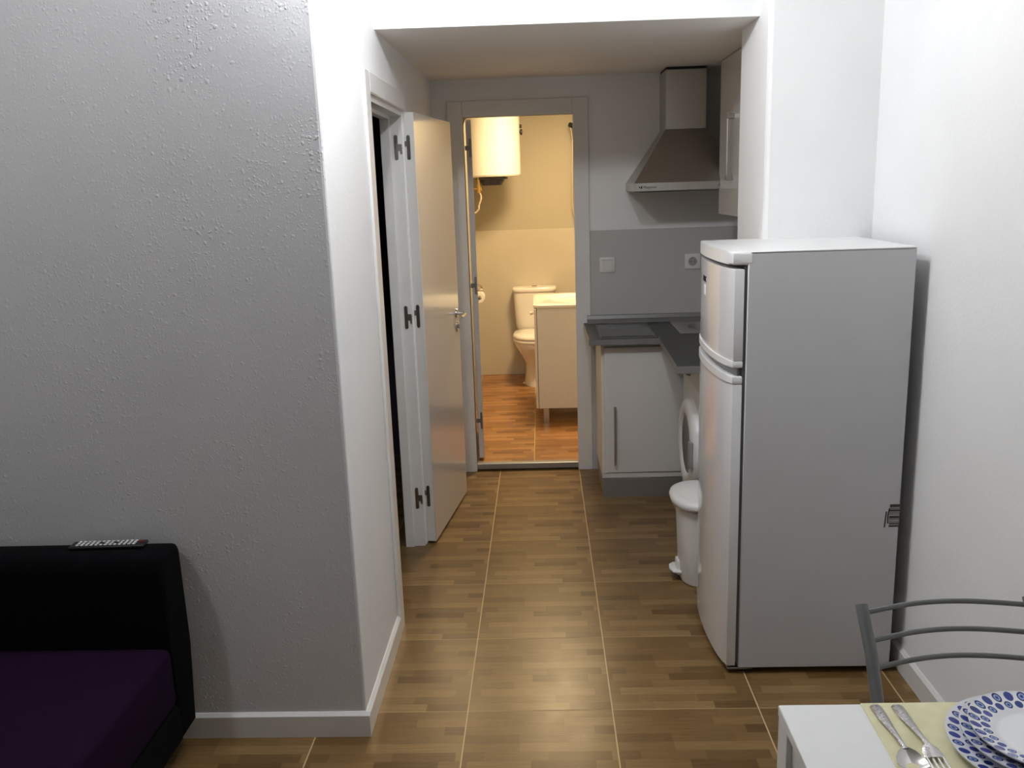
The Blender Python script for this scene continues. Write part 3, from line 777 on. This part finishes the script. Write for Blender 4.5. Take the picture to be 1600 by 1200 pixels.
def rectring(x0, x1, y0, y1, z):
    r = []
    for i in range(nb):
        t = 2 * PI * (i + .5) / nb; c, s = math.cos(t), math.sin(t); k = 1 / max(abs(c), abs(s))
        r.append(((x0 + x1) / 2 + (x1 - x0) / 2 * k * c - vx, (y0 + y1) / 2 + (y1 - y0) / 2 * k * s - vy, z))
    return r
def ellring(rx, ry, z): return [(.24 + rx * math.cos(2 * PI * (i + .5) / nb) - vx, 6.05 + ry * math.sin(2 * PI * (i + .5) / nb) - vy, z) for i in range(nb)]
loft(bm, [rectring(-.062, .515, 5.728, 6.37, 0), rectring(-.064, .515, 5.726, 6.372, .003), rectring(-.064, .515, 5.726, 6.372, .017), rectring(-.058, .509, 5.732, 6.366, .020), ellring(.20, .25, .020), ellring(.19, .24, .014), ellring(.14, .18, .004), ellring(.02, .02, .002)])
obj('basin_slab', bm, M['ceramic'], wb, smooth=True, ang=40)
bm = B()
tube(bm, [(.43 - vx, 0, .02), (.43 - vx, 0, .10)], .016, 16); tube(bm, [(.43 - vx, 0, .085), (.36 - vx, 0, .095), (.30 - vx, 0, .085)], .010, 12)
obj('tap', bm, M['chrome'], wb, smooth=True)

wh = thing('water_heater', 'white cylindrical water heater hung high on the bathroom wall', 'water heater', (-.345, 6.95, 1.66))
bm = B(); lathe(bm, [(.001, .0), (.185, .0), (.196, .004), (.202, .014), (.202, .62), (.19, .635), (.001, .64)], 64); obj('tank', bm, M['heater'], wh, smooth=True, ang=30)
bm = B(); lathe(bm, [(.001, -.062), (.072, -.062), (.076, -.058), (.100, -.018), (.122, -.016), (.122, -.008), (.11, -.001), (.001, -.001)], 40, (-.02, -.02, 0)); obj('bottom_cover', bm, M['heater_cap'], wh, smooth=True, ang=30)
bm = B(); box(bm, -.255, -.195, -.08, .08, .45, .50, .003, 1); obj('wall_bracket', bm, M['steel'], wh)
bm = B(); lathe(bm, [(.012, .0), (.012, .006), (.022, .008), (.020, .022), (.001, .024)], 24, (.200, 0, .325), 'x'); lathe(bm, [(.013, .0), (.012, .018), (.001, .02)], 24, (.200, 0, .368), 'x'); obj('thermometer_dial', bm, M['dark'], wh, smooth=True)
bm = B(); px, py = -.118, -.08
tube(bm, [(px, py, 0), (px, py, -.055)], .012, 12); tube(bm, [(px, py, -.05), (px, py, -.115)], .016, 12)
tube(bm, [(px, py, -.085), (px - .09, py, -.085)], .010, 12); tube(bm, [(px + .01, py, -.06), (px + .016, py + .0, -.10)], .007, 8)
obj('safety_valve', bm, M['brass'], wh, smooth=True)
bm = B()
hp = [(px + .004 + .01 * math.sin(i * .5), py, -.11 - i * .012) for i in range(10)]
tube(bm, hp + [(px - .005, py, -.235), (px - .03, py + .005, -.262), (px - .065, py + .005, -.268), (px - .10, py, -.25), (px - .12, py, -.2)], .0075, 10)
obj('hose', bm, M['hose'], wh, smooth=True)

th = thing('toilet_roll_holder', 'chrome toilet roll holder on the bathroom wall beside the toilet', 'holder', (-.58, 7.08, .80))
bm = B(); lathe(bm, [(.022, 0), (.022, .004), (.008, .007), (.007, .03)], 20, (0, 0, .02), 'x')
tube(bm, [(.028, 0, .02), (.045, -.01, .024), (.062, -.04, .018), (.068, -.075, .008), (.066, -.085, -.002)], .0075, 12); tube(bm, [(.028, 0, .02), (.04, .03, -.02), (.055, .035, -.062), (.055, -.02, -.065), (.055, -.15, -.065)], .005, 10);
obj('arm', bm, M['chrome'], th, smooth=True)
th.scale = (1.45, 1, 1)
tp = thing('toilet_roll', 'white toilet roll hanging from the chrome holder', 'toilet roll', (-.500, 7.00, .735))
bm = B(); lathe(bm, [(.018, -.05), (.040, -.05), (.042, -.048), (.042, .048), (.040, .05), (.018, .05), (.018, -.05)], 32, (0, 0, 0), 'y'); obj('paper', bm, M['paper'], tp, smooth=True, ang=40)

sh = thing('shower_head', 'dark hand shower head with hose on its rail on the bathroom back wall', 'shower head', (.258, YBK, 1.915))
bm = B(); tube(bm, [(.028, -.04, -.75), (.028, -.04, .22)], .009, 12); tube(bm, [(.028, -.04, .2), (.028, 0, .2)], .010, 12); tube(bm, [(.028, -.04, -.73), (.028, 0, -.73)], .010, 12); obj('rail', bm, M['chrome'], sh, smooth=True)
bm = B(); tube(bm, [(.010, -.06, .02), (-.006, -.10, .115)], .010, 12, ); obj('handle', bm, M['chrome'], sh, smooth=True)
bm = B(); d = Vector((-.75, -.6, .30)).normalized()
a0 = Vector((.012, -.095, .118)); tube(bm, [a0, a0 + d * .012, a0 + d * .02, a0 + d * .032], .019, 20); obj('spray_plate', bm, M['dark'], sh, smooth=True, ang=50)
bm = B(); tube(bm, [(.010, -.06, .02), (.004, -.07, -.2), (0, -.07, -.5), (.02, -.06, -.62), (.05, -.05, -.5), (.05, -.05, -.3)], .006, 10); obj('hose', bm, M['hose'], sh, smooth=True)

# ------------------------------------------------------------------ dining table, chair and place setting
TZ = .700
TX0, TX1, TY0, TY1 = .393, 1.128, .55, 1.394
tb = thing('dining_table', 'white rectangular dining table against the white wall', 'table', ((TX0 + TX1) / 2, (TY0 + TY1) / 2, 0))
ax, ay = (TX0 + TX1) / 2, (TY0 + TY1) / 2
bx('tabletop', M['table'], tb, TX0 - ax, TX1 - ax, TY0 - ay, TY1 - ay, TZ - .020, TZ, .0015, 1)
for (lx, ly) in ((TX0 + .001, TY0 + .001), (TX1 - .051, TY0 + .001), (TX0 + .001, TY1 - .051), (TX1 - .051, TY1 - .051)):
    bx('leg', M['table'], tb, lx - ax, lx + .05 - ax, ly - ay, ly + .05 - ay, 0, TZ - .0205, .0015, 1)
bm = B()
for (x0, x1, y0, y1) in ((TX0 + .012, TX0 + .030, TY0 + .052, TY1 - .052), (TX1 - .030, TX1 - .012, TY0 + .052, TY1 - .052), (TX0 + .052, TX1 - .052, TY0 + .012, TY0 + .03), (TX0 + .052, TX1 - .052, TY1 - .03, TY1 - .012)):
    box(bm, x0 - ax, x1 - ax, y0 - ay, y1 - ay, TZ - .085, TZ - .0205)
obj('apron', bm, M['table'], tb)

ch = thing('dining_chair', 'grey tubular steel dining chair with three curved back rails behind the table', 'chair', (.735, 1.35, 0))
hx_, hy_ = .735, 1.35
PX0, PX1 = .589, .912
def post(px): return [(px, 1.45, 0), (px, 1.425, .25), (px, 1.425, .43), (px, 1.447, .60), (px - 0, 1.507, .73), (px, 1.560, .803)]
for px in (PX0, PX1):
    bm = B(); tube(bm, [(a - hx_, b_ - hy_, c) for a, b_, c in post(px)], .0115, 14, rx=.0115, up=(0, 1, 0)); obj('rear_leg', bm, M['chair'], ch, smooth=True)
    bm = B(); tube(bm, [(px - hx_, 1.10 - hy_, 0), (px - hx_, 1.12 - hy_, .25), (px - hx_, 1.13 - hy_, .425)], .0115, 14); obj('front_leg', bm, M['chair'], ch, smooth=True)
def post_y(z):
    P = post(0)
    for (a, b_, c), (a2, b2, c2) in zip(P, P[1:]):
        if c <= z <= c2: return b_ + (b2 - b_) * (z - c) / (c2 - c)
for z in (.790, .748, .706):
    bm = B(); pts = []
    for i in range(21):
        t = i / 20; pts.append((PX0 + (PX1 - PX0) * t - hx_, post_y(z) + .032 * math.sin(PI * t) - hy_, z))
    tube(bm, pts, .0052, 10, rx=.0042); obj('back_rail', bm, M['chair'], ch, smooth=True)
bm = B(); box(bm, PX0 - .01 - hx_, PX1 + .01 - hx_, 1.09 - hy_, 1.44 - hy_, .43, .46, .012, 3); obj('seat', bm, M['chair_seat'], ch, smooth=True)
bm = B(); 
for px in (PX0, PX1): tube(bm, [(px - hx_, 1.13 - hy_, .418), (px - hx_, 1.46 - hy_, .418)], .009, 10)
for yy in (1.13, 1.46): tube(bm, [(PX0 - hx_, yy - hy_, .418), (PX1 - hx_, yy - hy_, .418)], .009, 10)
obj('seat_frame', bm, M['chair'], ch, smooth=True)

ch.rotation_euler = (0, 0, math.radians(4)); pl = Vector((PX0 - hx_, 1.555 - hy_, 0))
ch.location = Vector((PX0, 1.555, 0)) - Matrix.Rotation(math.radians(4), 3, 'Z') @ pl
pm = thing('placemat', 'pale cream quilted placemat on the white table', 'placemat', (.75, 1.25, TZ))
bm = B(); prism(bm, [(-.216, .1425), (.34, .1425), (.34, -.18), (-.226, -.18)], .0002, .003, 'z', .001, 1); obj('cloth', bm, M['mat'], pm)
MZ = TZ + .003

def plate(name, label, R, h, foot, loc, n1, deep=.0):
    t = thing(name, label, 'plate', loc)
    bm = B()
    prof = [(.001, .004), (R * .55, .004 if not deep else .004), (R * .62, .005 + deep * .3), (R * .67, .008 + deep), (R * .80, h * .6 + deep * .6), (R * .985, h - .001), (R, h), (R * .995, h - .003),
            (R * .80, h * .6 - .005 + deep * .6), (R * .66, .003 + deep * .8), (R * .60, 0.0), (R * .55, 0.), (R * .53, .0015), (.001, .0015)]
    lathe(bm, prof, 72)
    o = obj('dish', bm, plate_mat('spotted_glaze_' + name + str(n1), R, n1), t, smooth=True, ang=60)
    return t
plate('dinner_plate', 'largest white plate with blue oval spots, lowest of the three stacked plates', .138, .019, 0, (.763, 1.247, MZ), 38)
plate('soup_plate', 'blue-spotted deep plate between the largest and the smallest plate of the stack', .119, .024, 0, (.766, 1.252, MZ + .0065), 32, .003)
plate('side_plate', 'smallest blue-spotted plate with plain white centre on top of the stack', .107, .019, 0, (.768, 1.256, MZ + .0195), 29)

def strip(bm, st, t=.0018):
    """st: list of (along, half width, z) -> thin rounded solid strip along -y"""
    rings = []
    for s, w, z in st:
        rings.append([(-w, -s, z + .0006), (-w * .5, -s, z + t), (w * .5, -s, z + t), (w, -s, z + .0006), (w * .5, -s, z - .0004), (-w * .5, -s, z - .0004)])
    loft(bm, rings)
sp_ = thing('spoon', 'steel spoon with hammered handle on the cream placemat, farther from the plates', 'spoon', (.554, 1.379, MZ + .001), math.radians(0.)); sp_.scale = (1.2, 1.13, 1)
bm = B(); strip(bm, [(0, .007, .001), (.002, .0085, .001), (.03, .0078, .002), (.065, .005, .005), (.095, .0033, .008), (.108, .0036, .008), (.114, .006, .007)], .0035); hdl = obj('handle', bm, M['cutlery'], sp_, smooth=True, ang=70)
bm = B()
rings = []
for s, w in ((.112, .004), (.118, .0115), (.128, .0175), (.140, .020), (.153, .0185), (.163, .013), (.168, .006), (.1695, .001)):
    dpt = .007 * (w / .02)
    k = max(0, 1 - (s - .112) / .02) * .006
    rings.append([(w * c, -s, k + .0045 - dpt * (1 - c * c)) for c in (-1, -.7, -.35, 0, .35, .7, 1)] + [(w * c, -s, k + .0035 - dpt * (1 - c * c)) for c in (.98, .7, .35, 0, -.35, -.7, -.98)])
loft(bm, rings); obj('bowl', bm, M['chrome'], sp_, smooth=True, ang=70)
fk = thing('fork', 'steel fork with hammered handle on the cream placemat, nearest the plates', 'fork', (.590, 1.379, MZ + .001), math.radians(1.)); fk.scale = (1.2, 1.13, 1)
bm = B(); strip(bm, [(0, .007, .001), (.002, .0085, .001), (.03, .0078, .002), (.065, .005, .006), (.092, .0034, .009), (.104, .0040, .009), (.112, .010, .008), (.120, .0125, .006), (.130, .013, .004)], .003); obj('handle', bm, M['cutlery'], fk, smooth=True, ang=70)
for k in range(4):
    xo = -.0105 + k * .007
    bm = B(); tube(bm, [(xo, -.128, .0052), (xo, -.142, .0032), (xo, -.158, .0034), (xo, -.170, .0062), (xo, -.178, .0095)], .0011, 8, rx=.0019); obj('tine', bm, M['chrome'], fk, smooth=True)

# ------------------------------------------------------------------ lights
def point(name, loc, power, c, r):
    l = bpy.data.lights.new(name, 'POINT'); l.energy = power; l.color = c; l.shadow_soft_size = r
    o = bpy.data.objects.new(name, l); col.objects.link(o); o.location = loc; return o
point('room_lamp', (-.40, 2.25, 2.42), 22., (.95, .975, 1.), .035)
point('room_lamp', (.06, 2.37, 2.42), 20.5, (.95, .975, 1.), .035)
point('sitting_fill', (-1.7, 1.25, 2.46), 16., (.97, .985, 1.), .06)  # added fill light to brighten the left wall, no known fixture
bl = bpy.data.lights.new('bathroom_lamp', 'AREA'); bl.shape = 'DISK'; bl.size = .42; bl.energy = 46.; bl.color = (1., .75, .43)
bo = bpy.data.objects.new('bathroom_lamp', bl); col.objects.link(bo); bo.location = (.17, 6.0, 2.34)
w = bpy.data.worlds.new('world'); scn.world = w; w.use_nodes = True
w.node_tree.nodes['Background'].inputs[0].default_value = (0, 0, 0, 1)

# ------------------------------------------------------------------ camera
f, yaw, pit, roll, h = 1380.58, 0.0380633, 0.2221681, -0.0336929, 1.601369
cyw, syw = math.cos(yaw), math.sin(yaw)
fw = Vector((-syw * math.cos(pit), cyw * math.cos(pit), -math.sin(pit)))
rt = Vector((cyw, syw, 0)); up = rt.cross(fw)
r2 = rt * math.cos(roll) + up * math.sin(roll); u2 = -rt * math.sin(roll) + up * math.cos(roll)
cd = bpy.data.cameras.new('camera'); cd.sensor_width = 36.; cd.sensor_fit = 'HORIZONTAL'; cd.lens = f / 1600 * 36; cd.clip_start = .05
cam = bpy.data.objects.new('camera', cd); col.objects.link(cam)
cam.matrix_world = Matrix(((r2.x, u2.x, -fw.x, 0), (r2.y, u2.y, -fw.y, 0), (r2.z, u2.z, -fw.z, h), (0, 0, 0, 1)))
scn.camera = cam
scn.view_settings.view_transform = 'Standard'
scn.view_settings.look = 'None'
scn.view_settings.exposure = 0.
scn.view_settings.gamma = 1.
